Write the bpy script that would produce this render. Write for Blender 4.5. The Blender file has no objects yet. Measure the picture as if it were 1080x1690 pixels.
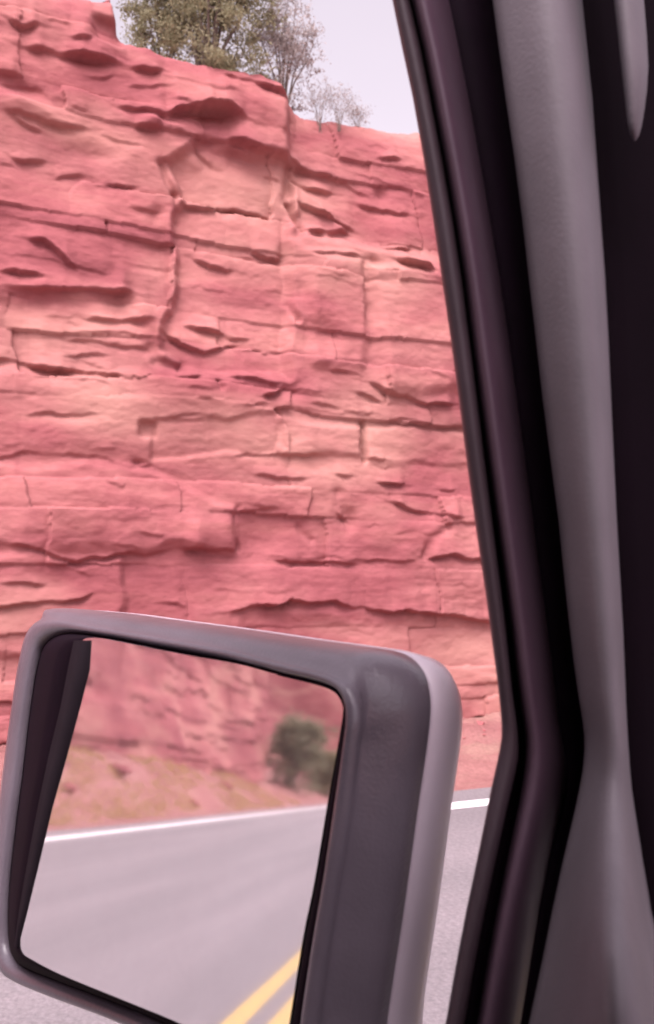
import bpy, bmesh, math, random
import numpy as np
from mathutils import Vector, Matrix

SC = bpy.context.scene
COL = SC.collection
R = math.radians

# ------------------------------------------------------------------ camera
F, CX, CY = 1600.0, 540.0, 845.0           # focal length and centre of the 1080x1690 frame
CAM = np.array([0.0, 0.0, 1.6])            # a driver's phone, 1.6 m above the road
AZ, PITCH = R(24.0), R(4.47)               # turned 24 degrees ahead of straight left
fw = np.array([-math.cos(AZ)*math.cos(PITCH), math.sin(AZ)*math.cos(PITCH), math.sin(PITCH)])
rt = np.array([math.sin(AZ), math.cos(AZ), 0.0])
up = np.cross(rt, fw)
cam_data = bpy.data.cameras.new('camera')
cam = bpy.data.objects.new('camera', cam_data)
COL.objects.link(cam)
M = Matrix(((rt[0], up[0], -fw[0], CAM[0]), (rt[1], up[1], -fw[1], CAM[1]),
            (rt[2], up[2], -fw[2], CAM[2]), (0, 0, 0, 1)))
cam.matrix_world = M
cam_data.sensor_fit = 'VERTICAL'
cam_data.sensor_height = 24.0
cam_data.lens = 24.0*F/1690.0
cam_data.clip_start = 0.02
cam_data.clip_end = 3000
cam_data.dof.use_dof = True
cam_data.dof.focus_distance = 1.35
cam_data.dof.aperture_fstop = cam_data.lens/3.3     # a pupil of about 3.3 mm, focused on the cabin
SC.camera = cam

# ------------------------------------------------------------------ sky, sun, exposure
SUN_EL, SUN_AZ = R(56), R(130)             # azimuth clockwise from +Y (ahead)
w = bpy.data.worlds.new('World')
SC.world = w
w.use_nodes = True
nt = w.node_tree
nt.nodes.clear()
sky = nt.nodes.new('ShaderNodeTexSky')
sky.sky_type = 'NISHITA'
sky.sun_disc = False
sky.sun_elevation = SUN_EL
sky.sun_rotation = SUN_AZ
sky.air_density = 1.0
sky.dust_density = 6.0
hs = nt.nodes.new('ShaderNodeHueSaturation')
hs.inputs['Saturation'].default_value = 0.12          # thin overcast: nearly colourless sky
tint = nt.nodes.new('ShaderNodeMix')
tint.data_type = 'RGBA'
tint.blend_type = 'MULTIPLY'
tint.inputs[0].default_value = 1.0
tint.inputs[7].default_value = (1.07, 0.925, 1.02, 1)
bg = nt.nodes.new('ShaderNodeBackground')
bg.inputs['Strength'].default_value = 0.15
wo = nt.nodes.new('ShaderNodeOutputWorld')
nt.links.new(sky.outputs[0], hs.inputs['Color'])
nt.links.new(hs.outputs[0], tint.inputs[6])
cl_n = nt.nodes.new('ShaderNodeTexNoise')             # faint thin cloud all over the sky
cl_n.inputs['Scale'].default_value = 2.2
cl_n.inputs['Detail'].default_value = 6
cl_r = nt.nodes.new('ShaderNodeMapRange')
cl_r.inputs[3].default_value = 0.90
cl_r.inputs[4].default_value = 1.14
cl_c = nt.nodes.new('ShaderNodeTexCoord')
cl_m = nt.nodes.new('ShaderNodeVectorMath')
cl_m.operation = 'SCALE'
nt.links.new(cl_c.outputs['Generated'], cl_n.inputs['Vector'])
nt.links.new(cl_n.outputs[0], cl_r.inputs[0])
nt.links.new(tint.outputs[2], cl_m.inputs[0])
nt.links.new(cl_r.outputs[0], cl_m.inputs['Scale'])
nt.links.new(cl_m.outputs[0], bg.inputs[0])
nt.links.new(bg.outputs[0], wo.inputs[0])

sun_data = bpy.data.lights.new('sun', 'SUN')
sun_data.energy = 1.45
sun_data.angle = R(40)
sun_data.color = (1.0, 0.93, 0.93)
sun = bpy.data.objects.new('sun', sun_data)
COL.objects.link(sun)
sd = Vector((math.sin(SUN_AZ)*math.cos(SUN_EL), math.cos(SUN_AZ)*math.cos(SUN_EL), math.sin(SUN_EL)))
sun.rotation_euler = sd.to_track_quat('Z', 'Y').to_euler()
sun.location = (10, 0, 30)

SC.view_settings.view_transform = 'Standard'
SC.view_settings.look = 'None'
SC.view_settings.gamma = 1.0
SC.view_settings.exposure = 1.15
SC.cycles.max_bounces = 8

# ------------------------------------------------------------------ helpers
def ray(x, y):
    d = fw + rt*(x-CX)/F - up*(y-CY)/F
    return d/np.linalg.norm(d)

def at_x(px, py, X):                        # the point at lateral distance X seen in a direction
    d = ray(px, py)
    return CAM + d*((X-CAM[0])/d[0])

def at_plane(px, py, p0, n):
    d = ray(px, py)
    return CAM + d*(((p0-CAM) @ n)/(d @ n))

def link(name, mesh, mat=None, parent=None, smooth=True):
    o = bpy.data.objects.new(name, mesh)
    COL.objects.link(o)
    if mat:
        mesh.materials.append(mat)
    if parent:
        o.parent = parent
    if smooth:
        mesh.polygons.foreach_set('use_smooth', [True]*len(mesh.polygons))
    return o

def mesh_from(name, verts, faces, recalc=False):
    me = bpy.data.meshes.new(name)
    me.from_pydata([tuple(map(float, v)) for v in verts], [], faces)
    if recalc:
        bm = bmesh.new()
        bm.from_mesh(me)
        bmesh.ops.recalc_face_normals(bm, faces=bm.faces)
        bm.to_mesh(me)
        bm.free()
    me.update()
    return me

def grid_mesh(name, P):                     # P: rows x cols x 3
    r_, c_ = P.shape[:2]
    me = bpy.data.meshes.new(name)
    idx = np.arange(r_*c_).reshape(r_, c_)
    q = np.stack([idx[:-1, :-1], idx[:-1, 1:], idx[1:, 1:], idx[1:, :-1]], -1).reshape(-1, 4)
    me.vertices.add(r_*c_)
    me.vertices.foreach_set('co', P.reshape(-1).astype(np.float32))
    me.loops.add(q.size)
    me.loops.foreach_set('vertex_index', q.reshape(-1).astype(np.int32))
    me.polygons.add(len(q))
    me.polygons.foreach_set('loop_start', np.arange(0, q.size, 4, dtype=np.int32))
    me.update(calc_edges=True)
    me.validate()
    return me

def tag(o, label=None, cat=None, group=None, kind=None):
    for k, v in (('label', label), ('category', cat), ('group', group), ('kind', kind)):
        if v:
            o[k] = v
    return o

def empty(name, loc):
    o = bpy.data.objects.new(name, None)
    o.empty_display_size = 0.2
    o.location = loc
    COL.objects.link(o)
    return o

rng = np.random.default_rng(7)
_lat = rng.random((256, 256))
def vnoise(x, y):
    xi, yi = np.floor(x).astype(int), np.floor(y).astype(int)
    tx, ty = x-xi, y-yi
    tx = tx*tx*tx*(tx*(tx*6-15)+10)
    ty = ty*ty*ty*(ty*(ty*6-15)+10)
    a = _lat[xi & 255, yi & 255]
    b = _lat[(xi+1) & 255, yi & 255]
    c = _lat[xi & 255, (yi+1) & 255]
    d = _lat[(xi+1) & 255, (yi+1) & 255]
    return ((a+(b-a)*tx)*(1-ty)+(c+(d-c)*tx)*ty)*2-1
def fbm(x, y, o=4, g=0.5):
    s, a = 0, 1.0
    for k in range(o):
        s = s+a*vnoise(x+17.3*k, y+9.1*k)
        a *= g
        x, y = x*2.03, y*2.03
    return s
def sst(a, b, x):
    t = np.clip((x-a)/(b-a), 0, 1)
    return t*t*(3-2*t)

# ------------------------------------------------------------------ materials
def new_mat(name):
    m = bpy.data.materials.new(name)
    m.use_nodes = True
    t = m.node_tree
    return m, t, t.nodes['Principled BSDF']

def N(t, kind, **kw):
    n = t.nodes.new(kind)
    for k, v in kw.items():
        if k in n.inputs:
            n.inputs[k].default_value = v
        else:
            setattr(n, k, v)
    return n

def ramp(t, stops):
    n = t.nodes.new('ShaderNodeValToRGB')
    cr = n.color_ramp
    while len(cr.elements) > 1:
        cr.elements.remove(cr.elements[-1])
    cr.elements[0].position, cr.elements[0].color = stops[0][0], (*stops[0][1], 1)
    for p, c in stops[1:]:
        e = cr.elements.new(p)
        e.color = (*c, 1)
    return n

def noise_col(t, scale, stops, stretch=(1, 1, 1), detail=5, rough=0.6):
    tc = t.nodes.new('ShaderNodeTexCoord')
    mp = t.nodes.new('ShaderNodeMapping')
    mp.inputs['Scale'].default_value = stretch
    t.links.new(tc.outputs['Object'], mp.inputs['Vector'])
    n = N(t, 'ShaderNodeTexNoise', Scale=scale, Detail=detail, Roughness=rough)
    t.links.new(mp.outputs[0], n.inputs['Vector'])
    r_ = ramp(t, stops)
    t.links.new(n.outputs[0], r_.inputs[0])
    return r_, n, mp

def mixc(t, a, b, fac, blend='MIX'):
    m = t.nodes.new('ShaderNodeMix')
    m.data_type = 'RGBA'
    m.blend_type = blend
    if isinstance(fac, float):
        m.inputs[0].default_value = fac
    else:
        t.links.new(fac, m.inputs[0])
    t.links.new(a, m.inputs[6])
    t.links.new(b, m.inputs[7])
    return m.outputs[2]

def bump(t, b, src, strength, dist):
    n = N(t, 'ShaderNodeBump', Strength=strength, Distance=dist)
    t.links.new(src, n.inputs['Height'])
    t.links.new(n.outputs[0], b.inputs['Normal'])
    return n

def sandstone():
    m, t, b = new_mat('red_sandstone')
    base, n1, _ = noise_col(t, 0.55, [(0.28, (0.215, 0.062, 0.071)), (0.5, (0.282, 0.093, 0.100)), (0.70, (0.345, 0.143, 0.136))],
                            (1, 1, 1.5), 4, 0.55)
    strat, n2, _ = noise_col(t, 1.1, [(0.30, (0.72, 0.64, 0.66)), (0.42, (0.95, 0.92, 0.93)), (0.55, (1.03, 1.02, 1.0)), (0.7, (1.14, 1.24, 1.14))],
                             (0.35, 0.25, 4.2), 6, 0.62)
    fine, n3, _ = noise_col(t, 9, [(0.3, (0.86, 0.82, 0.83)), (0.6, (1.05, 1.05, 1.04))], (1, 0.7, 1.6), 6, 0.7)
    tan, n4, _ = noise_col(t, 0.42, [(0.50, (0, 0, 0)), (0.72, (0.78, 0.78, 0.78))], (1, 0.8, 1.8), 3, 0.5)
    c = mixc(t, base.outputs[0], strat.outputs[0], 0.8, 'MULTIPLY')
    c = mixc(t, c, fine.outputs[0], 0.8, 'MULTIPLY')
    rgb = N(t, 'ShaderNodeRGB')
    rgb.outputs[0].default_value = (0.42, 0.222, 0.182, 1)
    c = mixc(t, c, rgb.outputs[0], tan.outputs[0])
    att = N(t, 'ShaderNodeAttribute', attribute_name='bed_tint')
    tr_ = N(t, 'ShaderNodeMapRange')
    tr_.inputs[1].default_value, tr_.inputs[2].default_value = -1.0, 1.0
    t.links.new(att.outputs['Fac'], tr_.inputs[0])
    tc_ = ramp(t, [(0.0, (0.72, 0.62, 0.66)), (0.5, (1, 1, 1)), (1.0, (1.22, 1.34, 1.26))])
    t.links.new(tr_.outputs[0], tc_.inputs[0])
    c = mixc(t, c, tc_.outputs[0], 0.65, 'MULTIPLY')
    # dark runs of water down the face
    run, n5, _ = noise_col(t, 2.2, [(0.62, (1, 1, 1)), (0.78, (0.74, 0.66, 0.70))], (1, 1.6, 0.16), 5, 0.6)
    c = mixc(t, c, run.outputs[0], 0.7, 'MULTIPLY')
    t.links.new(c, b.inputs['Base Color'])
    b.inputs['Roughness'].default_value = 0.92
    b.inputs['Specular IOR Level'].default_value = 0.15
    nb = N(t, 'ShaderNodeTexNoise', Scale=14, Detail=7, Roughness=0.65)
    tc = t.nodes.new('ShaderNodeTexCoord')
    mp = t.nodes.new('ShaderNodeMapping')
    mp.inputs['Scale'].default_value = (1, 0.6, 2.2)
    t.links.new(tc.outputs['Object'], mp.inputs[0])
    t.links.new(mp.outputs[0], nb.inputs['Vector'])
    bump(t, b, nb.outputs[0], 0.30, 0.020)
    return m

def plain(name, col, rough=0.5, spec=0.4, var=0.18, scale=30, bmp=0.05, bscale=400, metal=0):
    m, t, b = new_mat(name)
    lo = tuple(c*(1-var) for c in col)
    hi = tuple(min(1, c*(1+var)) for c in col)
    r_, n, mp = noise_col(t, scale, [(0.3, lo), (0.7, hi)])
    t.links.new(r_.outputs[0], b.inputs['Base Color'])
    b.inputs['Roughness'].default_value = rough
    b.inputs['Specular IOR Level'].default_value = spec
    b.inputs['Metallic'].default_value = metal
    if bmp:
        nb = N(t, 'ShaderNodeTexNoise', Scale=bscale, Detail=3)
        t.links.new(mp.outputs[0], nb.inputs['Vector'])
        bump(t, b, nb.outputs[0], bmp, 0.002)
    return m

def asphalt():
    m, t, b = new_mat('asphalt')
    a, n, mp = noise_col(t, 38, [(0.28, (0.10, 0.092, 0.095)), (0.72, (0.26, 0.235, 0.245))], (1, 1, 1), 6, 0.8)
    p, n2, _ = noise_col(t, 0.9, [(0.3, (0.74, 0.74, 0.75)), (0.7, (1.18, 1.13, 1.14))], (1, 0.05, 1), 5)
    t.links.new(mixc(t, a.outputs[0], p.outputs[0], 1.0, 'MULTIPLY'), b.inputs['Base Color'])
    b.inputs['Roughness'].default_value = 0.85
    bump(t, b, n.outputs[0], 0.4, 0.01)
    return m

def paint(name, col, worn):
    m, t, b = new_mat(name)
    a, n, mp = noise_col(t, 25, [(0.36, worn), (0.5, col)], (1, 1, 1), 6, 0.75)
    t.links.new(a.outputs[0], b.inputs['Base Color'])
    b.inputs['Roughness'].default_value = 0.7
    bump(t, b, n.outputs[0], 0.2, 0.004)
    return m

def dirt():
    m, t, b = new_mat('red_dirt')
    a, n, mp = noise_col(t, 1.3, [(0.3, (0.270, 0.112, 0.112)), (0.55, (0.330, 0.160, 0.150)), (0.72, (0.335, 0.205, 0.168))], (1, 0.5, 1), 7, 0.7)
    g, n2, _ = noise_col(t, 22, [(0.3, (0.7, 0.68, 0.68)), (0.6, (1.08, 1.08, 1.06))], (1, 1, 1), 6, 0.75)
    t.links.new(mixc(t, a.outputs[0], g.outputs[0], 1.0, 'MULTIPLY'), b.inputs['Base Color'])
    b.inputs['Roughness'].default_value = 0.95
    b.inputs['Specular IOR Level'].default_value = 0.1
    bump(t, b, n2.outputs[0], 0.7, 0.05)
    return m

def leafy(name, dark, light):
    m, t, b = new_mat(name)
    a, n, mp = noise_col(t, 3.0, [(0.3, dark), (0.7, light)], (1, 1, 1), 4)
    t.links.new(a.outputs[0], b.inputs['Base Color'])
    b.inputs['Roughness'].default_value = 0.7
    b.inputs['Specular IOR Level'].default_value = 0.2
    tr = N(t, 'ShaderNodeBsdfTranslucent')
    t.links.new(a.outputs[0], tr.inputs[0])
    mx = N(t, 'ShaderNodeMixShader')
    mx.inputs[0].default_value = 0.45
    t.links.new(b.outputs[0], mx.inputs[1])
    t.links.new(tr.outputs[0], mx.inputs[2])
    t.links.new(mx.outputs[0], t.nodes['Material Output'].inputs[0])
    return m

MAT = {
    'rock': sandstone(), 'asphalt': asphalt(), 'dirt': dirt(),
    'white': paint('white_road_paint', (0.80, 0.76, 0.77), (0.45, 0.42, 0.42)),
    'yellow': paint('yellow_road_paint', (0.44, 0.31, 0.10), (0.27, 0.21, 0.13)),
    'juniper': leafy('juniper_foliage', (0.22, 0.21, 0.125), (0.38, 0.355, 0.225)),
    'sage': leafy('sage_foliage', (0.32, 0.28, 0.26), (0.50, 0.44, 0.42)),
    'bushgreen': leafy('bush_foliage', (0.17, 0.175, 0.115), (0.33, 0.32, 0.215)),
    'drygrass': leafy('dry_grass', (0.40, 0.28, 0.13), (0.55, 0.40, 0.2)),
    'bark': plain('grey_bark', (0.19, 0.15, 0.13), 0.9, 0.1, 0.4, 8, 0.5, 40),
    'housing': plain('grained_black_plastic', (0.135, 0.112, 0.135), 0.28, 0.55, 0.22, 7, 0.22, 420),
    'shell': plain('painted_grey_shell', (0.52, 0.44, 0.50), 0.36, 0.5, 0.06, 12, 0.02, 600),
    'rubber': plain('black_rubber', (0.0065, 0.002, 0.006), 0.8, 0.08, 0.2, 30, 0.05, 500),
    'frame': plain('dark_door_frame_plastic', (0.045, 0.028, 0.036), 0.5, 0.4, 0.2, 14, 0.06, 500),
    'inner': plain('dark_inner_frame_paint', (0.068, 0.038, 0.057), 0.45, 0.4, 0.15, 14, 0.05, 500),
    'trim': plain('grey_pillar_trim', (0.128, 0.110, 0.125), 0.6, 0.3, 0.14, 10, 0.14, 420),
    'edge': plain('dark_wall_reflection', (0.020, 0.014, 0.019), 0.7, 0.1, 0.15, 30, 0.05, 300),  # colour standing in for the housing wall reflected in the mirror
    'blackplastic': plain('black_cabin_plastic', (0.0035, 0.0012, 0.003), 0.85, 0.05, 0.2, 10, 0.1, 500),
    'liner': plain('dark_headliner', (0.05, 0.045, 0.05), 0.95, 0.1, 0.15, 40, 0.2, 300),
}
m, t, b = new_mat('mirror_silver')
b.inputs['Base Color'].default_value = (0.86, 0.84, 0.85, 1)
b.inputs['Metallic'].default_value = 1.0
nn = N(t, 'ShaderNodeTexNoise', Scale=8, Detail=5)
rr = N(t, 'ShaderNodeMapRange')
rr.inputs[3].default_value = 0.025
rr.inputs[4].default_value = 0.05
t.links.new(nn.outputs[0], rr.inputs[0])
t.links.new(rr.outputs[0], b.inputs['Roughness'])
df = N(t, 'ShaderNodeBsdfDiffuse')                     # thin film of road dust on the glass
df.inputs[0].default_value = (0.55, 0.47, 0.48, 1)
dn_ = N(t, 'ShaderNodeTexNoise', Scale=11, Detail=7, Roughness=0.7)
dr_ = N(t, 'ShaderNodeMapRange')
dr_.inputs[1].default_value, dr_.inputs[2].default_value = 0.3, 0.75
dr_.inputs[3].default_value, dr_.inputs[4].default_value = 0.06, 0.17
tcx = N(t, 'ShaderNodeTexCoord')
t.links.new(tcx.outputs['Object'], dn_.inputs['Vector'])
t.links.new(tcx.outputs['Object'], nn.inputs['Vector'])
t.links.new(dn_.outputs[0], dr_.inputs[0])
mx = N(t, 'ShaderNodeMixShader')
t.links.new(dr_.outputs[0], mx.inputs[0])
t.links.new(b.outputs[0], mx.inputs[1])
t.links.new(df.outputs[0], mx.inputs[2])
t.links.new(mx.outputs[0], t.nodes['Material Output'].inputs[0])
MAT['mirror'] = m

# ------------------------------------------------------------------ ground and road
FOOT = -9.5                                 # mean plane of the cliff face
def ground_z(x, y):
    bank_h = 0.16 + 0.94*sst(-3, -16, y) - 0.55*sst(-22, -42, y)
    rise = sst(-7.2, -9.3, x)
    rough = 0.05*fbm(x*0.9, y*0.7, 4)+0.02*fbm(x*5, y*5, 3)
    return bank_h*rise + rough*sst(-6.9, -7.6, x)*(1+1.5*rise) - 0.03*sst(-6.75, -7.1, x)

gx = np.concatenate([np.linspace(-1200, -40, 14), np.linspace(-36, -13, 24), np.arange(-12.8, -6.4, 0.08), np.linspace(-6, 5, 12), np.linspace(6, 1200, 30)])
gy = np.concatenate([np.linspace(-1500, -80, 24), np.arange(-78, -42, 0.6), np.arange(-42, 12, 0.12), np.linspace(12.5, 40, 30), np.linspace(60, 900, 12)])
GX, GY = np.meshgrid(gx, gy)
gz = ground_z(GX, GY)-0.006
link_g = link('ground', grid_mesh('ground', np.stack([GX, GY, gz], -1)), MAT['dirt'])
tag(link_g, kind='structure')

def strip(name, x0, x1, z, mat, wob=0.0, y0=-400, y1=300, step=2.0):
    ys = np.arange(y0, y1, step)
    xs = np.array([x0, x1])
    P = np.zeros((len(ys), 2, 3))
    P[:, :, 1] = ys[:, None]
    P[:, :, 0] = xs[None, :]
    if wob:
        P[:, 0, 0] += wob*vnoise(ys*0.9, ys*0+3)
        P[:, 1, 0] += wob*vnoise(ys*0.9, ys*0+8)
    P[:, :, 2] = z
    o = link(name, grid_mesh(name, P), mat)
    tag(o, kind='structure')
    return o
strip('road', -6.72, 3.4, 0.0, MAT['asphalt'], 0.05, step=0.8)
strip('edge_line', -6.36, -6.17, 0.004, MAT['white'], 0.006, step=0.4)
strip('edge_line', 2.75, 2.92, 0.004, MAT['white'], 0.006, step=0.4)
strip('centre_line', -1.77, -1.65, 0.004, MAT['yellow'], 0.005, step=0.4)
strip('centre_line', -1.53, -1.41, 0.004, MAT['yellow'], 0.005, step=0.4)

# ------------------------------------------------------------------ cliff
def yz(px, py):
    p = at_x(px, py, FOOT)
    return p[1], p[2]
PX = 0.0064                                 # metres on the cliff face for one photograph pixel

# ledges: polyline, overhang depth (m), fade above and below (px)
LEDGES = [
 ([(17,15),(35,27),(68,28)],.20,30,10), ([(85,20),(120,23)],.14,20,8), ([(122,47),(157,48)],.12,14,7),
 ([(48,61),(111,70),(167,80),(214,89)],.26,36,11), ([(224,97),(278,99)],.18,16,8), ([(148,104),(196,111)],.09,18,8),
 ([(218,124),(304,125)],.05,16,9), ([(0,120),(40,124),(75,135),(80,142)],.14,20,14), ([(0,104),(30,108)],.08,14,8),
 ([(5,172),(37,178),(74,187),(122,196),(160,200)],.13,26,10), ([(24,184),(40,196),(78,208)],.12,10,9),
 ([(122,163),(148,167)],.05,14,7), ([(152,142),(222,146)],.05,22,10), ([(200,160),(260,170),(288,176)],.10,26,10),
 ([(284,177),(300,169),(330,162),(355,160),(390,166),(414,182)],.42,40,34), ([(229,188),(250,192),(276,197)],.18,10,9),
 ([(167,207),(193,218),(241,226)],.07,22,10), ([(18,246),(40,255),(84,257)],.10,22,9), ([(337,222),(345,238),(366,254)],.07,14,8),
 ([(378,111),(424,115),(454,126),(490,146)],.20,20,14), ([(385,215),(420,228),(455,236),(498,248)],.20,40,22),
 ([(402,243),(434,244)],.10,10,6), ([(500,240),(540,257),(575,268)],.14,26,10), ([(650,237),(694,238)],.10,14,7),
 ([(155,291),(237,293)],.10,30,10), ([(90,280),(150,276)],.06,18,9), ([(305,318),(348,331),(400,330),(424,337),(471,348)],.17,34,12),
 ([(217,330),(276,337)],.07,14,8), ([(48,388),(75,395),(98,412),(122,432),(134,441)],.18,24,28),
 ([(0,441),(40,447),(80,452)],.14,20,8), ([(20,464),(74,470),(140,474),(225,479)],.26,26,20), ([(75,514),(150,519),(260,522)],.09,26,9),
 ([(328,411),(355,424),(398,438)],.13,28,9), ([(427,403),(454,414),(480,414)],.16,26,9), ([(516,366),(535,368),(556,369)],.2,20,9),
 ([(506,311),(558,334),(595,352),(615,365)],.22,28,13), ([(520,410),(565,414),(608,420)],.2,28,9),
 ([(634,383),(654,393),(708,396)],.16,28,8), ([(663,420),(695,430),(724,442)],.28,28,12), ([(487,266),(536,286),(582,296)],.11,26,10),
 ([(618,311),(661,323),(712,331)],.14,28,10), ([(450,270),(482,283)],.08,12,7), ([(545,258),(600,280),(640,300)],.06,24,10),
 ([(150,518),(207,528),(250,523)],.10,18,9), ([(113,557),(163,559),(254,568)],.10,18,7), ([(105,587),(187,581)],.07,16,7),
 ([(120,544),(190,545),(260,548)],.06,14,6),
 ([(-60,580),(4,590),(85,601),(133,609),(193,616),(262,621)],.28,40,12), ([(310,530),(348,537),(383,549)],.13,18,11),
 ([(279,545),(315,564),(344,576),(372,570),(402,563)],.17,18,9), ([(288,618),(340,619)],.12,10,7), ([(308,640),(357,641)],.06,9,6),
 ([(325,655),(353,657)],.05,9,6), ([(-40,752),(0,750),(40,746),(75,753),(122,748),(170,757),(207,764),(257,770)],.10,24,7),
 ([(155,742),(194,742)],.05,10,6), ([(40,683),(166,685)],.05,24,10), ([(268,689),(342,683)],.06,20,8),
 ([(405,574),(446,576),(484,574)],.12,18,7), ([(380,551),(422,553)],.08,10,6), ([(376,618),(417,625),(468,632)],.09,16,8),
 ([(434,650),(452,650),(474,640)],.22,9,9), ([(395,670),(456,668)],.06,14,7), ([(612,629),(647,646),(699,663),(756,664)],.2,34,10),
 ([(546,609),(604,621)],.07,18,9), ([(589,646),(650,664)],.08,14,7), ([(582,676),(622,684)],.16,12,7), ([(515,661),(567,673)],.06,14,7),
 ([(652,690),(676,692),(702,700),(756,701)],.09,22,7), ([(708,612),(741,627)],.07,14,7), ([(608,755),(642,756)],.08,14,6),
 ([(387,750),(443,751),(530,750)],.10,24,7), ([(14,899),(74,910),(126,926),(160,919),(190,914),(240,915),(284,912)],.14,26,8),
 ([(176,900),(240,906)],.07,12,7), ([(302,906),(355,908),(397,911)],.2,30,8), ([(228,878),(269,883)],.06,12,7),
 ([(0,962),(40,963),(78,966)],.08,14,10), ([(-40,1001),(0,998),(63,994),(93,993),(155,983)],.14,30,8), ([(254,992),(309,999)],.10,18,7),
 ([(422,781),(480,787),(512,785)],.09,18,6), ([(555,780),(597,787)],.08,14,6), ([(626,795),(643,799),(674,798)],.24,10,8),
 ([(652,825),(687,841),(728,850),(768,853)],.2,24,8), ([(730,805),(759,808)],.14,10,7), ([(382,841),(420,839),(456,837)],.12,26,9),
 ([(456,926),(498,928),(598,930)],.13,30,8), ([(604,925),(693,926)],.11,30,7), ([(708,920),(750,917),(800,925),(840,930)],.18,22,8),
 ([(380,1008),(417,1002),(480,993),(535,993),(580,998),(635,1010),(706,1011),(780,1019),(830,1030)],.24,40,14),
 ([(560,845),(587,862)],.08,18,14), ([(792,1188),(816,1190)],.1,8,5), ([(90,930),(130,938),(150,948)],.08,10,24),
]
# trenches: polyline, depth (m), half width (px)
CRACKS = [
 ([(278,255),(292,285),(304,306)],.10,6), ([(304,306),(304,352)],.05,5), ([(494,322),(502,345),(517,366)],.16,5),
 ([(608,697),(607,735),(608,757)],.12,4), ([(612,432),(617,505)],.05,9), ([(490,415),(496,480)],.06,14), ([(482,496),(493,524)],.08,4),
 ([(260,572),(266,590),(298,602)],.12,9), ([(564,812),(572,840),(584,866)],.06,8), ([(502,868),(508,880),(520,890)],.05,5),
 ([(706,916),(712,898),(728,880),(746,870)],.07,7), ([(497,150),(499,215),(500,262)],.06,6), ([(361,629),(367,638)],.10,4),
 ([(468,700),(470,735)],.04,5), ([(337,224),(352,252),(372,262)],.05,6), ([(192,350),(190,400),(194,440)],.02,12), ([(272,340),(277,445)],.05,10),
 ([(395,841),(392,905)],.07,5),
]
# bumps and hollows: centre, radii (px), rotation, height (m), squareness
BLOBS = [
 (48,163,48,14,5,.10,2), (145,238,48,16,0,-.10,2), (661,297,14,12,0,-.10,2), (535,550,30,26,20,-.10,2.5), (480,642,20,13,0,-.12,2),
 (500,378,10,13,25,-.09,2), (630,424,12,8,30,-.09,2), (40,128,34,12,10,-.10,2), (150,370,90,55,0,.10,2), (338,878,58,26,0,.10,3),
 (440,880,52,38,0,-.13,3), (246,707,14,13,0,-.12,5), (230,763,9,5,0,-.08,2), (188,32,26,22,0,-.2,5), (720,480,60,50,0,.06,2),
 (720,880,50,40,0,.07,2), (640,870,50,36,0,.07,2), (120,840,110,50,0,.08,3), (580,856,16,14,0,-.08,2), (100,960,60,24,10,-.08,2),
 (235,388,40,54,0,-.07,4), (560,440,40,26,0,.06,3), (690,360,40,20,15,.08,2), (440,300,46,24,10,.08,2), (330,242,30,14,10,.08,2),
 (262,185,14,7,10,.10,2), (300,196,16,7,5,.08,2), (450,170,46,30,20,.10,2), (545,720,60,28,0,.05,4), (680,720,64,24,0,.06,4),
 (300,725,38,32,0,.05,4), (95,720,100,26,0,.06,3), (420,720,40,28,0,.03,4), (505,800,50,22,0,.05,3),
]
# blocks standing proud of (or set back from) the face: polygon, offset (m), edge softness (px)
BLOCKS = [
 ([(498,-200),(498,150),(497,262),(503,345),(518,366),(640,400),(860,430),(860,-200)], -.30, 14),
 ([(306,300),(304,350),(300,450),(276,570),(300,610),(480,620),(488,500),(494,330),(497,252),(340,216),(284,250)], -.14, 7),
 ([(498,262),(503,345),(517,366),(612,366),(556,330)], .12, 4),
 ([(-60,480),(225,484),(262,560),(258,618),(-60,600)], -.06, 8),
 ([(0,760),(255,774),(390,845),(392,905),(-60,905),(-60,755)], .05, 6),
 ([(-60,915),(74,918),(126,934),(200,922),(200,1080),(-60,1080)], .06, 6),
 ([(258,690),(460,684),(462,750),(258,752)], -.04, 4), ([(466,690),(606,700),(606,750),(466,752)], .03, 4),
 ([(612,700),(860,712),(860,770),(612,756)], .03, 4), ([(400,1012),(830,1034),(860,1400),(380,1400)], -.05, 10),
 ([(520,414),(606,424),(612,500),(600,600),(520,600)], .06, 8), ([(618,430),(860,450),(860,650),(640,640)], .08, 10),
]
SKY = [(-900,-150),(-400,-60),(0,-40),(194,-34),(206,10),(220,46),(238,58),(300,76),(380,86),(446,97),(474,112),(500,140),(530,160),(600,166),(690,175),(760,186),(900,212)]
sky_y = np.array([yz(*q)[0] for q in SKY])
sky_z = np.array([yz(*q)[1] for q in SKY])
def ztop(y):
    z = np.interp(y, sky_y, sky_z)
    z = z + 0.8*fbm(y*0.15, y*0+4.4, 3)*sst(-1.0, -6, y)
    return z + 0.03*vnoise(y*3.1, y*0)+0.015*vnoise(y*11, y*0+5)

def pl_dist(Y, Z, pts):
    best = np.full(Y.shape, 1e9)
    for (a, b_), (c, d) in zip(pts[:-1], pts[1:]):
        L2 = (c-a)**2+(d-b_)**2+1e-12
        t_ = np.clip(((Y-a)*(c-a)+(Z-b_)*(d-b_))/L2, 0, 1)
        best = np.minimum(best, np.hypot(Y-a-t_*(c-a), Z-b_-t_*(d-b_)))
    return best

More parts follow.
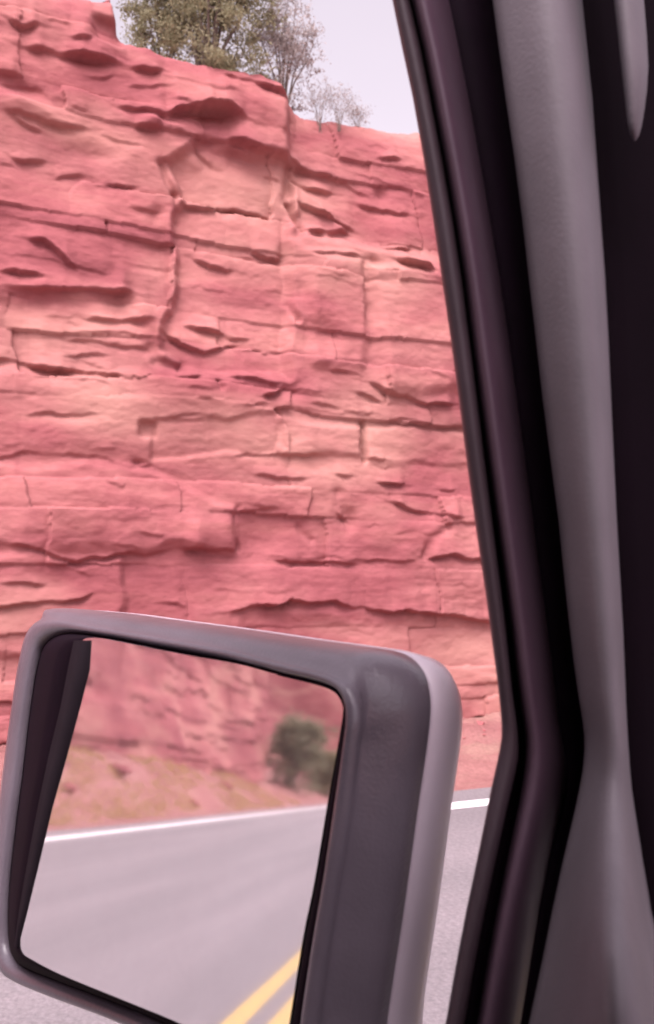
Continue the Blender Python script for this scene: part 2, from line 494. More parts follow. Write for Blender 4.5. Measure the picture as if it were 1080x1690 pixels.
def add_ledge(H, ys, zs, pts, d, upm, dnm, seed):
    tail = 0.22*min(1.0, pts[-1][0]-pts[0][0])+.08
    sl0 = (pts[1][1]-pts[0][1])/max(.02, pts[1][0]-pts[0][0])*.5
    sl1 = (pts[-1][1]-pts[-2][1])/max(.02, pts[-1][0]-pts[-2][0])*.5
    core0, core1 = pts[0][0], pts[-1][0]
    pts = [(core0-tail, pts[0][1]-sl0*tail)]+list(pts)+[(core1+tail, pts[-1][1]+sl1*tail)]
    a = np.array([p[0] for p in pts])
    b_ = np.array([p[1] for p in pts])
    j = np.where((ys >= a[0]) & (ys <= a[-1]))[0]
    if len(j) < 2:
        return
    yj = ys[j]
    zl = np.interp(yj, a, b_) + 0.022*fbm(yj*4.5+seed*3.7, yj*0+seed, 4)
    L = min(0.30*(core1-core0), 0.14)
    amp = d*(0.88*sst(core0-.02, core0+L, yj)*sst(core1+.02, core1-L, yj)+0.12*sst(a[0], core0, yj)*sst(a[-1], core1, yj))
    amp = amp*np.clip(0.72+0.55*vnoise(yj*3.0+seed, yj*0+2.5*seed)+0.12*vnoise(yj*9+seed, yj*0+seed), .15, 1.5)
    k = np.where((zs > b_.min()-4*dnm-.1) & (zs < b_.max()+4*upm+.1))[0]
    s = zs[k][:, None]-zl[None, :]
    dnm = dnm*(1+.4*vnoise(yj*3.5+seed, yj*0+seed*1.7))[None, :]
    q = sst(-.017, .014, s)
    e = q*0.5*np.exp(-np.maximum(s, 0)/(upm*1.6)) - (1-q)*0.5*np.exp(-(np.maximum(-s, 0)/(dnm*1.25))**1.2)
    H[np.ix_(k, j)] += e*amp[None, :]

def rock_height(ys, zs, traced=True, seed=0, rear=False):
    Y, Z = np.meshgrid(ys, zs)
    H = -0.025*Z
    H = H + 0.055*fbm(Y*0.5+3, Z*0.7+5+seed, 2) + 0.012*fbm(Y*1.5, Z*3.0, 3) + 0.005*fbm(Y*5, Z*11+seed, 3) + 0.0022*fbm(Y*16, Z*26, 3)
    # sandstone beds of uneven thickness, each broken into blocks by steep joints
    r3 = np.random.default_rng(21+seed)
    bz = [-.6]
    while bz[-1] < 9.6:
        bz.append(bz[-1]+r3.choice([.12, .22, .34, .48, .70])*r3.uniform(.8, 1.25)*(1.5 if rear else 1))
    bz = np.array(bz)
    lev = Z+0.10*fbm(Y*0.30, Z*0.25+2, 2)+0.018*fbm(Y*2.3, Z*0.6, 3)
    bed = np.clip(np.searchsorted(bz, lev)-1, 0, len(bz)-2)
    dz_ = np.minimum(lev-bz[bed], bz[bed+1]-lev)
    jy = Y+0.07*fbm(Y*0.8, Z*2.2+7, 3)+0.16*fbm(Y*0.4+3, Z*0.5, 2)
    T_ = np.zeros(Y.shape)
    B_ = np.zeros(Y.shape)
    for b_i in range(len(bz)-1):
        th = bz[b_i+1]-bz[b_i]
        mk = bed == b_i
        js = [ys.min()-3]
        while js[-1] < ys.max()+3:
            js.append(js[-1]+th*r3.uniform(1.2, 4.2)+r3.uniform(.3, 1.1))
        js = np.array(js)
        nb_ = len(js)
        off = r3.normal(0, .014, nb_)*(2.2 if rear else 1)+r3.normal(0, .010)
        ta, tb = r3.normal(0, .026, nb_), r3.normal(-.02, .045, nb_)
        tint_ = r3.normal(0, .16, nb_)+r3.normal(0, .30)
        open_ = r3.random(nb_)
        jj = jy[mk]
        k = np.clip(np.searchsorted(js, jj)-1, 0, nb_-2)
        d0, d1 = jj-js[k], js[k+1]-jj
        zc = lev[mk]-(bz[b_i]+th/2)
        yc = jj-(js[k]+js[k+1])/2
        v_ = off[k]+ta[k]*yc+tb[k]*zc
        # worn edges; some joints stand open
        v_ -= 0.007*np.exp(-np.minimum(d0, d1)/.035)+0.007*np.exp(-dz_[mk]/.025)
        v_ -= np.where(open_[k] > .88, .04, 0)*np.exp(-(d0/.012)**2)
        B_[mk] = np.clip(v_, -.11, .11)
        T_[mk] = tint_[k]
    H = H + B_
    global TINT
    for _ in range(3):
        T_[1:-1, 1:-1] = (T_[1:-1, 1:-1]*2+T_[:-2, 1:-1]+T_[2:, 1:-1]+T_[1:-1, :-2]+T_[1:-1, 2:])/6
    TINT = T_
    if traced:
        for i, (pts, d, u_, dn) in enumerate(LEDGES):
            add_ledge(H, ys, zs, [yz(*q) for q in pts], d*.8, u_*PX, dn*.8*PX, i+1)
        for pts, d, w_ in CRACKS:
            H -= d*.75*(1+.5*vnoise(Y*5, Z*6))*np.exp(-(pl_dist(Y+.035*fbm(Z*3.1, Y*1.5, 3), Z, [yz(*q) for q in pts])/(w_*1.3*PX))**2)
        for cx, cy, rx, ry, ro, h, p in BLOBS:
            y0, z0 = yz(cx, cy)
            c_, s_ = math.cos(R(ro)), math.sin(R(ro))
            u_ = ((Y-y0)*c_-(Z-z0)*s_)/(rx*PX)
            v_ = ((Y-y0)*s_+(Z-z0)*c_)/(ry*PX)
            q = (np.abs(u_)**p+np.abs(v_)**p)
            H += h*.65*np.exp(-q*0.9)
        for poly, off_, soft in BLOCKS:
            P = [yz(*q) for q in poly]
            ins = np.zeros(Y.shape, bool)
            for (a, b_), (c, d) in zip(P, P[1:]+P[:1]):
                if b_ == d:
                    continue
                cond = ((b_ > Z) != (d > Z)) & (Y < (c-a)*(Z-b_)/(d-b_)+a)
                ins ^= cond
            ds = pl_dist(Y, Z, P+P[:1])
            ds = np.where(ins, ds, -ds)+.05*fbm(Y*2.1+off_*9, Z*2.6, 3)
            H += off_*sst(-soft*1.6*PX, soft*1.6*PX, ds)
        r2 = np.random.default_rng(11)
        for i in range(50):
            y0, z0 = r2.uniform(.3, 6.6), r2.uniform(.1, 7.2)
            L = r2.uniform(.15, 1.3)
            pts = [(y0+L*q/4, z0+r2.normal(0, .018)-.10*(z0-1.6)/5*L*q/4) for q in range(5)]
            add_ledge(H, ys, zs, pts, r2.uniform(.008, .034), r2.uniform(.05, .2), r2.uniform(.03, .08), i+300)
    else:
        r2 = np.random.default_rng(40+seed)
        span = ys.max()-ys.min()
        for i in range(int(span*(5 if not rear else 3.2))):
            y0 = r2.uniform(ys.min(), ys.max())
            z0 = r2.uniform(0.4, 7.5)
            L = r2.uniform(.5, 3.0)*(1.6 if rear else 1)
            k = 5
            pts = [(y0+L*q/k, z0+r2.normal(0, .05)) for q in range(k+1)]
            add_ledge(H, ys, zs, pts, r2.uniform(.08, .3)*(.8 if rear else 1), r2.uniform(.1, .3), r2.uniform(.05, .12), i+90)
        if rear:
            H += 0.40*fbm(Y*0.22, Z*0.2+3, 2)*sst(0.4, -4, Y) - 0.14*Z*sst(0.4, -8, Y)
    return H

def cliff_grid(ys, zs, **kw):
    H = rock_height(ys, zs, **kw)
    Y, Z = np.meshgrid(ys, zs)
    T = ztop(ys)[None, :]
    over = np.maximum(0, Z-T)
    X = FOOT+H-over*2.2-0.25*np.exp(-np.maximum(0, T-Z)/0.10)*(1+0.8*vnoise(Y*2.2, Z*0))*0.5
    X = X - 1.3*np.maximum(0, -43-Y) + 0.2*sst(-8, -30, Y)
    Zz = np.minimum(Z, T)+over*0.06+0.015*vnoise(Y*7, Z*7)*(over > 0)
    return np.stack([X, Y, Zz], -1)

def rock_mesh(name, ys, zs, **kw):
    me = grid_mesh(name, cliff_grid(ys, zs, **kw))
    at = me.attributes.new('bed_tint', 'FLOAT', 'POINT')
    at.data.foreach_set('value', TINT.reshape(-1).astype(np.float32))
    return me

za = np.arange(-.3, 9.4, .0145)
zb = np.arange(-.3, 9.4, .08)
cliff = link('rock_cliff', rock_mesh('rock_cliff', np.arange(.30, 7.0, .0135), za), MAT['rock'])
tag(cliff, kind='structure')
rear = link('rock_cliff', rock_mesh('rock_cliff_rear', np.arange(-58, .36, .10), zb, traced=False, seed=3, rear=True), MAT['rock'])
tag(rear, kind='structure')
ahead = link('rock_cliff', rock_mesh('rock_cliff_ahead', np.arange(6.94, 40, .10), zb, traced=False, seed=5), MAT['rock'])
tag(ahead, kind='structure')

# far red slope seen in the mirror, behind the bush
hx = np.linspace(-160, 30, 160)
hy = np.linspace(-190, -95, 60)
HX, HY = np.meshgrid(hx, hy)
hz = (26*sst(-95, -160, HY)+7*sst(-112, -118, HY)*(.6+.4*vnoise(HX*.05, HY*.05)))*sst(10, -20, HX)+2.0*fbm(HX*.08, HY*.08, 5)*sst(-97, -115, HY)-0.3
hill = link('far_hillside', grid_mesh('far_hillside', np.stack([HX, HY, hz], -1)), MAT['rock'])
tag(hill, kind='structure')

# ------------------------------------------------------------------ plants
def tube(verts, faces, pts, rads, seg=6):
    base = len(verts)
    for i, (p, r_) in enumerate(zip(pts, rads)):
        p = Vector(p)
        a = Vector(pts[min(i+1, len(pts)-1)])-Vector(pts[max(i-1, 0)])
        a.normalize()
        s = a.cross(Vector((0.3, 0.9, 0.1))).normalized()
        u_ = a.cross(s)
        for k in range(seg):
            an = 2*math.pi*k/seg
            verts.append(p+s*math.cos(an)*r_+u_*math.sin(an)*r_)
    for i in range(len(pts)-1):
        for k in range(seg):
            faces.append((base+i*seg+k, base+i*seg+(k+1) % seg, base+(i+1)*seg+(k+1) % seg, base+(i+1)*seg+k))

def shrub(name, loc, width, height, leafmat, label, cat, group=None, nlimb=9, leaves=4000, leaf=.035, seed=1, spread=0.35, sparse=0.0, squash=1.0, low=0.15, stem=.016):
    rr_ = random.Random(seed)
    root = empty(name, loc)
    V, Fc = [], []
    tips = []
    for i in range(nlimb):
        an = 2*math.pi*(i+rr_.random()*.7)/nlimb
        out = width*.5*rr_.uniform(.25, .8)
        hh = height*rr_.uniform(.55, .95)
        p0 = (rr_.uniform(-.04, .04)*width, rr_.uniform(-.04, .04)*width, -.15)
        p1 = (math.cos(an)*out*.35, math.sin(an)*out*.35, hh*.4)
        p2 = (math.cos(an)*out*.75, math.sin(an)*out*.75, hh*.72)
        p3 = (math.cos(an)*out, math.sin(an)*out, hh)
        r0 = stem*width
        tube(V, Fc, [p0, p1, p2, p3], [r0, r0*.7, r0*.4, r0*.15])
        for q in range(8):
            f_ = rr_.uniform(.3, 1)
            a_ = Vector(p1).lerp(Vector(p3), f_)
            e_ = a_+Vector((rr_.gauss(0, 1), rr_.gauss(0, 1), rr_.gauss(.3, .8)))*width*.13
            tube(V, Fc, [a_, (a_+e_)/2+Vector((0, 0, .02)), e_], [r0*.25, r0*.18, r0*.06], 4)
            tips.append(e_)
        tips.append(Vector(p3))
    link('trunk', mesh_from('trunk', V, Fc), MAT['bark'], root)
    LV, LF = [], []
    centres = []
    for tp in tips:
        centres.append((tp, width*rr_.uniform(.05, .13)))
    for i in range(int(len(tips)*.8)):
        an = rr_.random()*6.283
        ro = width*.5*math.sqrt(rr_.random())*rr_.uniform(.75, 1.05)
        zz = height*(low+(1-low)*rr_.random())
        k = math.sqrt(max(.05, 1-((zz/height-.45)/.62)**2))
        centres.append((Vector((math.cos(an)*ro*k, math.sin(an)*ro*k, zz)), width*rr_.uniform(.05, .12)))
    centres = [c for c in centres if rr_.random() > sparse]
    per = leaves//len(centres)
    for c_, rad in centres:
        for q in range(per):
            d = Vector((rr_.gauss(0, 1), rr_.gauss(0, 1), rr_.gauss(0, .8)))*rad*.55
            p = c_+d
            p.z *= squash
            a_ = Vector((rr_.gauss(0, 1), rr_.gauss(0, 1), rr_.gauss(.4, 1))).normalized()
            s_ = a_.cross(Vector((rr_.gauss(0, 1), rr_.gauss(0, 1), rr_.gauss(0, 1)))).normalized()
            l = leaf*rr_.uniform(.6, 1.5)
            k = len(LV)
            LV += [p-s_*l*.25, p+a_*l, p+s_*l*.25, p-a_*l*.6]
            LF.append((k, k+1, k+2, k+3))
    link('crown', mesh_from('crown', LV, LF), leafmat, root, smooth=False)
    tag(root, label, cat, group)
    return root

def on_top(px, back):                       # a spot on the cliff top, set back from the edge
    y0 = yz(px, 100)[0]
    sc_ = (-FOOT+back)/-FOOT
    y1 = y0*sc_
    return (FOOT-back, y1, float(ztop(np.array([y0]))[0])*1.0+0.06+back*.03)

l_ = on_top(345, .75); shrub('juniper_tree', (l_[0], l_[1], l_[2]-.04), 1.75, 2.1, MAT['juniper'], 'dense olive juniper on the cliff top, largest plant above the red rock', 'tree', None, 14, 42000, .030, 3, low=-.02)
l_ = on_top(268, 1.1); shrub('juniper_tree', (l_[0], l_[1], l_[2]-.1), 1.0, 1.5, MAT['juniper'], 'grey-green juniper at the left end of the cliff top clump', 'tree', None, 9, 9000, .028, 5, low=.0, sparse=.2)
l_ = on_top(468, .9); shrub('juniper_tree', (l_[0], l_[1], l_[2]-.1), .95, 1.35, MAT['sage'], 'pale see-through shrub leaning out at the right end of the cliff top clump', 'tree', None, 12, 6500, .026, 8, sparse=.3, low=.0)
for i, (px, bk, w_, h_, lab) in enumerate(((528, .5, .50, .50, 'small sparse grey shrub right beside the tall rock corner'),
                                           (560, .4, .48, .36, 'small grey shrub standing between two others on the lower rim'),
                                           (590, .6, .40, .30, 'smallest grey shrub, the last one before the bare rim'))):
    l_ = on_top(px, bk)
    shrub('rim_shrub', (l_[0], l_[1], l_[2]-.10), w_, h_, MAT['sage'], lab, 'shrub', 'grey shrubs on the lower cliff rim', 16, 800, .017, 20+i, sparse=.15, low=-.05, stem=.005)
# plants reflected in the mirror
def gnd(x, y):
    return (x, y, float(ground_z(np.array([x]), np.array([y]))[0]))
shrub('roadside_bush', gnd(-8.6, -44.5), 3.2, 3.0, MAT['bushgreen'], 'dark green bush by the road, seen only in the side mirror', 'bush', None, 12, 9000, .12, 31, low=.0, sparse=.12)
shrub('roadside_bush', gnd(-7.9, -51.0), 2.6, 2.2, MAT['juniper'], 'dull olive bush right of the dark green one in the mirror', 'bush', None, 12, 7000, .13, 33, low=.0)

# dry grass on the bank behind the car: a mass nobody could count
gv, gf = [], []
rr_ = random.Random(5)
for i in range(3600):
    x = rr_.uniform(-9.3, -7.2)
    y = rr_.uniform(-40, -3)
    if vnoise(np.array([x*.9]), np.array([y*.4]))[0] < -.05:
        continue
    z = gnd(x, y)[2]
    for q in range(9):
        a_ = rr_.random()*6.28
        l = rr_.uniform(.05, .17)
        bx_, by_ = x+rr_.gauss(0, .05), y+rr_.gauss(0, .05)
        k = len(gv)
        dx, dy = math.cos(a_), math.sin(a_)
        gv += [(bx_-dy*.006, by_+dx*.006, z-.02), (bx_+dy*.006, by_-dx*.006, z-.02), (bx_+dx*l*.5, by_+dy*l*.5, z+l)]
        gf.append((k, k+1, k+2))
g_ = link('dry_grass', mesh_from('dry_grass', gv, gf), MAT['drygrass'], smooth=False)
tag(g_, 'thin straw coloured grass on the dirt bank seen in the mirror', 'grass', kind='stuff')

# rubble along the foot of the cliff: a mass nobody could count
rv, rf = [], []
rr_ = random.Random(9)
OCT = [(1, 0, 0), (-1, 0, 0), (0, 1, 0), (0, -1, 0), (0, 0, 1), (0, 0, -1), (.6, .6, .5), (-.6, -.5, .6)]
for i in range(420):
    y = rr_.uniform(-42, 9)
    x = -9.25+abs(rr_.gauss(0, .55))
    sz = rr_.choice([.010, .014, .02, .03, .05])*rr_.uniform(.7, 1.3)
    bm = bmesh.new()
    for o_ in OCT:
        bm.verts.new([sz*(c+rr_.gauss(0, .22)) for c in o_])
    bmesh.ops.convex_hull(bm, input=bm.verts)
    bm.verts.index_update()
    k = len(rv)
    z = gnd(x, y)[2]+sz*.3
    bm.verts.ensure_lookup_table()
    rv += [(v.co.x+x, v.co.y+y, v.co.z*.7+z) for v in bm.verts]
    rf += [tuple(k+v.index for v in f_.verts) for f_ in bm.faces]
    bm.free()
rb = link('rubble', mesh_from('rubble', rv, rf), MAT['rock'], smooth=False)
tag(rb, 'small red rubble scattered along the foot of the cliff', 'rubble', kind='stuff')

# fallen stones on the bank
stones = [(-8.1, -17.5, .16, 'broad red stone nearest the road edge on the mirrored bank'), (-8.6, -21.5, .22, 'largest fallen red stone under the mirrored cliff'),
          (-7.7, -25.0, .15, 'low red stone midway along the mirrored bank'), (-8.4, -31.0, .26, 'far red stone near the end of the mirrored cliff'),
          (-8.3, 5.0, .07, 'little red stone on the shoulder beyond the white line')]
for i, (x, y, s, lab) in enumerate(stones):
    bm = bmesh.new()
    bmesh.ops.create_icosphere(bm, subdivisions=3, radius=s)
    for v in bm.verts:
        c_ = v.co.normalized()
        k = 1+.28*float(fbm(np.array([c_.x*1.7+i*5]), np.array([c_.y*1.7+c_.z*2.1]), 3)[0])
        v.co = Vector((c_.x*1.25, c_.y*1.0, c_.z*.65))*s*k
    me = bpy.data.meshes.new('fallen_stone')
    bm.to_mesh(me)
    bm.free()
    o = link('fallen_stone', me, MAT['rock'])
    p = gnd(x, y)
    o.location = (p[0], p[1], p[2]+s*.2)
    tag(o, lab, 'stone', 'fallen stones at the cliff foot')

# ------------------------------------------------------------------ the vehicle
truck = empty('pickup_truck', (0.35, 0, 0))
tag(truck, 'dark cabin pillar, door frame and grey side mirror of the vehicle we ride in', 'vehicle')
bpy.context.view_layer.update()
TINV = Matrix.Translation((-0.35, 0, 0))
def part(name, verts, faces, mat, parent=None, recalc=True, smooth=True):
    o = link(name, mesh_from(name, verts, faces, recalc), mat, smooth=smooth)
    o.parent = parent or truck
    if parent is None:
        o.matrix_parent_inverse = TINV
    return o

def crom(pts, per):                         # closed Catmull-Rom through 3-D points
    P = np.array(pts)
    n = len(P)
    out = []
    for i in range(n):
        p0, p1, p2, p3 = P[i-1], P[i], P[(i+1) % n], P[(i+2) % n]
        for k in range(per):
            t_ = k/per
            out.append(.5*((2*p1)+(-p0+p2)*t_+(2*p0-5*p1+4*p2-p3)*t_**2+(-p0+3*p1-3*p2+p3)*t_**3))
    return np.array(out)

def loft(loops, close_first=False, close_last=False):
    n = len(loops[0])
    V = np.concatenate(loops)
    Fc = []
    for a in range(len(loops)-1):
        for k in range(n):
            Fc.append((a*n+k, a*n+(k+1) % n, (a+1)*n+(k+1) % n, (a+1)*n+k))
    if close_first:
        Fc.append(tuple(range(n)))
    if close_last:
        Fc.append(tuple(range((len(loops)-1)*n, len(loops)*n)))
    return V, Fc

# mirror head ---------------------------------------------------------------
def nrm(az, el):
    a, e = R(az), R(el)
    return np.array([math.sin(a)*math.cos(e), -math.cos(a)*math.cos(e), math.sin(e)])
nG = nrm(28.5, 6.5)
P0 = at_x(350, 1370, -0.66)
nI = nrm(17.0, 6.5)
rightG = at_plane(556, 1300, P0, nG)
pI = rightG + nG*0.011
# matched outlines, clockwise from the outer top corner
G_ = [(135,1066),(160,1058),(222,1069),(296,1084),(390,1101),(454,1118),(515,1132),(545,1144),(559,1162),(560,1182),(554,1222),(538,1310),(514,1453),(496,1541),(474,1678),(462,1740),(440,1752),(410,1736),(299,1683),(211,1647),(105,1604),(58,1580),(42,1568),(39,1545),(46,1490),(74,1334),(92,1249),(111,1167),(122,1105)]
I_ = [(72,1062),(105,1046),(170,1052),(280,1073),(390,1094),(466,1112),(528,1126),(558,1140),(571,1162),(573,1188),(568,1230),(552,1333),(535,1453),(519,1541),(498,1678),(488,1760),(455,1785),(410,1762),(290,1702),(200,1662),(95,1622),(40,1600),(20,1585),(10,1555),(10,1480),(22,1365),(32,1290),(45,1180),(58,1100)]
O_ = [(52,1034),(92,1019),(167,1032),(259,1047),(375,1068),(460,1090),(534,1108),(574,1123),(592,1148),(598,1187),(594,1230),(582,1340),(562,1460),(549,1545),(531,1672),(520,1780),(475,1825),(410,1795),(280,1726),(185,1683),(85,1646),(28,1622),(4,1602),(-8,1560),(-10,1480),(-2,1365),(5,1290),(20,1180),(34,1090)]
nO = nI
pO = pI + nI*0.001
Gp = np.array([at_plane(x, y, P0, nG) for x, y in G_])
Ip = np.array([at_plane(x, y, pI, nI) for x, y in I_])
Op = np.array([at_plane(x, y, pO-nI*.004, nI) for x, y in O_])
fwd = np.array([0.02, 1.0, 0.0])
# crease: seen along the top and the inboard side, mirrored outward on the hidden sides
pC = pO - nI*0.058
C_ = {1: (98,1003), 2: (200,1011), 3: (300,1024), 4: (420,1040), 5: (520,1055), 6: (600,1066), 7: (662,1077), 8: (694,1100), 9: (709,1140), 10: (709,1200), 11: (690,1335),
      12: (672,1466), 13: (660,1548), 14: (640,1680), 15: (626,1800)}
Cp = []
for i in range(len(O_)):
    if i in C_:
        Cp.append(at_plane(*C_[i], pC, nI))
    else:
        Cp.append(None)
cen = Op.mean(0)
for i in range(len(O_)):
    if Cp[i] is None:
        q = Op[i] - nI*0.056
        Cp[i] = q + (Op[i]-cen)*0.01 + (np.array([0, 0, -.006]) if i >= 16 and i < 23 else 0)
Cp[0] = Op[0]-nI*.05+np.array([.004, 0, .002])
Cp[1] = Cp[1]*.7+(Op[1]-nI*.055+np.array([0, 0, .004]))*.3
Cp = np.array(Cp)
PER = 5
g, ii, oo, cc = crom(Gp, PER), crom(Ip, PER), crom(Op, PER), crom(Cp, PER)
nrI = nI
mid1 = oo*.55+ii*.45 + nI*0.007             # rounded lip
wall = g + (ii-g)*.18 - nG*0.004
def lerp(a, b_, t_):
    return a*(1-t_)+b_*t_
cg = cc.mean(0)
wt = np.zeros(len(O_))                      # 1 along the top, where the rim is a round shoulder; 0 elsewhere, where it is a cove
wt[0:10] = [.6, 1, 1, 1, 1, 1, 1, .9, .6, .25]
wt = np.interp(np.arange(len(O_)*PER)/PER, np.arange(len(O_)+1), np.append(wt, wt[0]))[:, None]
axial = ((cc-oo) @ nI)[:, None]*nI
radial = cc-oo-axial
outw = oo-oo.mean(0)
outw = outw-(outw @ nI)[:, None]*nI
def rim(ta_top, tr_top, t_side, off_side):
    top = oo+axial*ta_top+radial*tr_top
    side = oo+(cc-oo)*t_side+outw*off_side
    return top*wt+side*(1-wt)
V, Fc = loft([ii-nI*.006+(oo-ii)*.15, ii-nI*.002, lerp(ii, oo, .25)+nI*.004, mid1, lerp(ii, oo, .85)+nI*.004, oo,
              rim(.05, .26, .05, -.030), rim(.12, .50, .12, -.050), rim(.22, .69, .24, -.048), rim(.34, .82, .38, -.026), rim(.50, .92, .54, -.006), rim(.72, .98, .75, .003),
              cc, cc-nI*.002-(cc-cg)*.012, cc-nI*.02-(cc-cg)*.05])
mir = part('side_mirror', V, Fc, MAT['housing'])
mir['label'] = 'grained dark plastic rim of the side mirror'
V, Fc = loft([wall-nG*.012, wall, lerp(g, ii, .5), lerp(g, ii, .8), ii-nI*.003, ii-nI*.005+(oo-ii)*.2])
part('glass_surround', V, Fc, MAT['rubber'], mir)
# glass
n_ = len(g)
cG = g.mean(0)
ge = g + (g-cG)*.02
V = np.concatenate([ge, ge-nG*.003])
Fc = [tuple(range(n_)), tuple(range(2*n_-1, n_-1, -1))]+[(k, (k+1) % n_, n_+(k+1) % n_, n_+k) for k in range(n_)]
gl = part('mirror_glass', V, Fc, MAT['mirror'], mir, smooth=False)
# painted reflection of the housing's inner wall: dark strip along the glass's outer edge
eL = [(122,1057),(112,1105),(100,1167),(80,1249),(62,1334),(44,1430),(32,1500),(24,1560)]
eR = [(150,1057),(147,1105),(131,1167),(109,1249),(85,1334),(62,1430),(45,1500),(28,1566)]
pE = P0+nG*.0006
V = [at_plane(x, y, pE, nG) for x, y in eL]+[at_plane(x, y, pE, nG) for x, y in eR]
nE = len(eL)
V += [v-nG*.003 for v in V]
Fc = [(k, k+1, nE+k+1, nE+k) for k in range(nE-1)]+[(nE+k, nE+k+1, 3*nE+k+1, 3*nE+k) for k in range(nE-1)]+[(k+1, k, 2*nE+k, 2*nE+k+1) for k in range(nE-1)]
part('wall_reflection', V, Fc, MAT['edge'], mir)
# shell behind the crease
def ring(shift, scale):
    return cc - nI*shift + (cg-cc)*(1-scale)
V, Fc = loft([ring(.006, .96), ring(.0015, .988), ring(.003, 1.0), ring(.012, 1.004), ring(.030, .992), ring(.046, .95), ring(.057, .85), ring(.063, .64), ring(.066, .3)], close_last=True)
sh = part('mirror_shell', V, Fc, MAT['shell'], mir)
sh['label'] = 'smooth lighter grey back shell of the side mirror'
# arm from the mirror foot to the door
a0 = cc.mean(0)*.0 + np.array([Cp[15][0]+.01, Cp[15][1]-.005, Cp[15][2]-.02])
V, Fc = [], []
tube(V, Fc, [a0+np.array([-.06, 0, .03]), a0+np.array([-.02, 0, -.005]), a0+np.array([.03, .0, -.04]), (-.555, a0[1], a0[2]-.06)], [.028, .03, .03, .036], 12)
part('mirror_arm', V, Fc, MAT['housing'], mir)

# pillar and window frame: bands swept along the bent front edge of the window ------
def track(pts):
    p = np.array(pts, float)
    return lambda y: np.interp(y, p[:, 0], p[:, 1])
YS = np.array([-330, -200, -100, 0, 80, 160, 260, 360, 460, 560, 660, 760, 860, 960, 1040, 1100, 1140, 1170, 1195, 1215, 1235, 1255, 1275, 1300, 1330, 1370, 1420, 1500, 1580, 1680, 1800, 1900], float)
def smooth_track(pts):
    f_ = track(pts)
    def s_(y):
        return (f_(y-26)+f_(y-13)+f_(y)*2+f_(y+13)+f_(y+26))/6
    return s_
B0 = smooth_track([(-330,575),(10,650),(100,668),(195,689),(375,717),(600,750),(820,778),(988,803),(1147,824),(1215,830),(1310,809),(1412,789),(1538,762),(1677,738),(1900,692)])
B1 = smooth_track([(-330,590),(45,690),(228,726),(338,746),(460,765),(570,779),(670,792),(788,807),(906,823),(1028,839),(1147,852),(1212,862),(1253,863),(1318,850),(1457,820),(1579,796),(1677,780),(1900,730)])
W1 = track([(-330,3),(600,4),(900,7),(1100,10),(1250,12),(1320,18),(1680,21),(1900,21)])
B2 = smooth_track([(-330,650),(12,730),(61,740),(183,764),(285,782),(407,803),(530,822),(641,837),(764,854),(886,870),(1008,886),(1130,902),(1192,908),(1265,922),(1318,916),(1396,897),(1497,876),(1677,848),(1900,800)])
B3 = smooth_track([(-330,770),(12,815),(163,835),(305,856),(448,872),(570,886),(702,901),(845,921),(1008,937),(1130,952),(1212,966),(1265,964),(1335,950),(1457,921),(1579,897),(1677,876),(1900,830)])
B4 = smooth_track([(-330,925),(12,958),(163,974),(326,986),(489,998),(682,1007),(845,1015),(1049,1027),(1192,1033),(1300,1040),(1383,1052),(1497,1068),(1567,1082),(1690,1110),(1900,1160)])

def band(name, left, right, prof, mat, ys=YS, parent=None):
    """prof: closed section of (t across, lateral X); swept along ys"""
    loops = []
    for y in ys:
        l, r_ = left(y), right(y)
        loops.append(np.array([at_x(l+(r_-l)*t_, y, X) for t_, X in prof]))
    V, Fc = loft(loops, True, True)
    return part(name, V, Fc, mat, parent)

def arc(x0, x1, bulge, n=9, t0=0.0, t1=1.0, skew=1.0):
    out = []
    for k in range(n):
        s = k/(n-1)
        out.append((t0+(t1-t0)*s, x0+(x1-x0)*s+bulge*math.sin(math.pi*s**skew)))
    return out

door = band('window_frame', B0, lambda y: B1(y)-W1(y)/2, [(0, -.524), (.06, -.514), (.2, -.508), (.5, -.505), (.8, -.505), (.95, -.508), (1, -.514), (1.0, -.56), (0.05, -.56)], MAT['frame'])
band('window_seal', lambda y: B1(y)-W1(y)/2-6, lambda y: B1(y)+W1(y)/2+6, arc(-.545, -.545, .006, 5)+[(1, -.57), (0, -.57)], MAT['rubber'])
band('inner_frame', lambda y: B1(y)+W1(y)/2, lambda y: B2(y)+14, arc(-.510, -.535, .024, 11, skew=.8)+[(1.0, -.565), (0.0, -.565)], MAT['inner'])
band('door_seal', lambda y: B2(y)-6, lambda y: B3(y)+14, arc(-.555, -.55, .012, 7)+[(1, -.58), (0, -.58)], MAT['rubber'])
YU = YS[YS <= 1420]
def trim_cover(name, ys, mat, inset=0.0):              # below the belt the trim swells inward into a shoulder that faces up
    loops = []
    for y in ys:
        l, r_ = B3(y), B4(y)
        k = float(sst(1270, 1640, np.array(y)))
        sec = []
        for t_, X in [(0.0, -.53), (0.0, -.487), (.04, -.480), (.12, -.474), (.22, -.468), (.3, -.463), (.4, -.457), (.5, -.452), (.6, -.448), (.7, -.446), (.8, -.446), (.88, -.450), (.94, -.458), (1.0, -.475), (1.06, -.53)]:
            g_ = float(sst(.02, .60, np.array(t_)))*float(sst(1.1, .72, np.array(t_)))
            sec.append(at_x(l+(r_-l)*t_, y, X-inset+.105*k*g_))
        loops.append(np.array(sec))
    V, Fc = loft(loops, True, True)
    return part(name, V, Fc, mat)
trim_cover('pillar_trim', YS, MAT['trim'])
band('pillar_inner_face', lambda y: B4(y)-14, lambda y: B4(y)+240, arc(-.50, -.52, .0, 6)+[(1, -.60), (0, -.60)], MAT['blackplastic'])

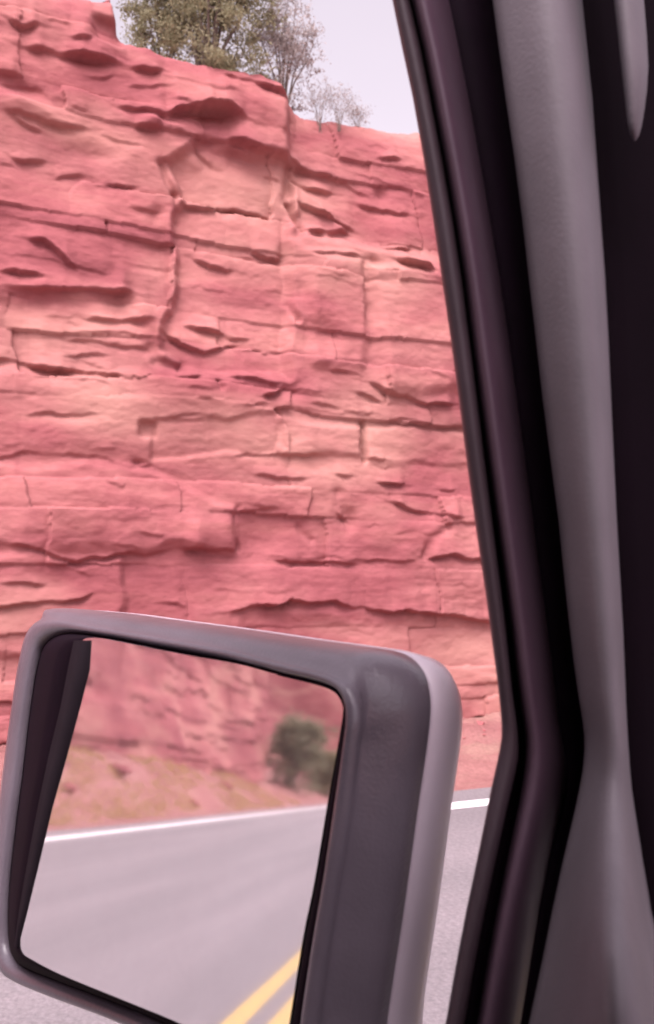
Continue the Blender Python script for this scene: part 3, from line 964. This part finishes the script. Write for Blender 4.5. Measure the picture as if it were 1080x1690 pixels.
# grab handle on the pillar, its rounded lower end hanging into view
hl = track([(-300,985),(12,1015),(122,1027),(204,1036),(222,1040),(229,1043),(233,1047)])
hr = track([(-300,1035),(12,1064),(100,1071),(150,1068),(195,1062),(222,1056),(229,1052),(233,1048)])
loops = []
for y in [-300, -150, -40, 12, 60, 110, 150, 180, 200, 214, 224, 230, 233]:
    a, b_ = hl(y), hr(y)
    mx, hw = (a+b_)/2, (b_-a)/2
    loops.append(np.array([at_x(mx+hw*math.cos(q*math.pi/6), y, -.455+.016*(hw/25)*math.sin(q*math.pi/6)) for q in range(12)]))
V, Fc = loft(loops, True, True)
h_ = part('grab_handle', V, Fc, MAT['trim'])

# roof, door skin below the glass, dash: the rest of the cabin around the view
def box(name, x0, x1, y0, y1, z0, z1, mat, bev=.02, seg=3):
    bm = bmesh.new()
    bmesh.ops.create_cube(bm, size=1)
    for v in bm.verts:
        v.co = Vector(((x0+x1)/2+v.co.x*(x1-x0), (y0+y1)/2+v.co.y*(y1-y0), (z0+z1)/2+v.co.z*(z1-z0)))
    bmesh.ops.bevel(bm, geom=list(bm.edges), offset=bev, segments=seg, affect='EDGES', profile=.6)
    me = bpy.data.meshes.new(name)
    bm.to_mesh(me)
    bm.free()
    o = link(name, me, mat)
    o.parent = truck
    o.matrix_parent_inverse = TINV
    return o
topz = at_x(650, -330, -.52)[2]
box('roof_panel', -.50, 1.3, -1.4, .16, topz-.03, topz+.03, MAT['liner'])
box('door_panel', -.60, -.50, -1.0, .25, .55, 1.20, MAT['blackplastic'])
box('rear_cab_wall', -.60, 1.3, -1.42, -1.36, .5, topz, MAT['liner'])
box('passenger_door', 1.22, 1.32, -1.3, .8, .5, 1.22, MAT['blackplastic'])
box('passenger_pillar', 1.20, 1.30, -1.36, -.9, 1.2, topz, MAT['liner'])
box('floor_panel', -.58, 1.3, -1.4, 1.2, .45, .52, MAT['liner'])
box('hood', -.42, 1.12, 1.02, 2.3, .55, 1.14, MAT['shell'], .08, 5)
box('dashboard', -.52, 1.2, .55, 1.0, .75, 1.12, MAT['blackplastic'], .05, 4)
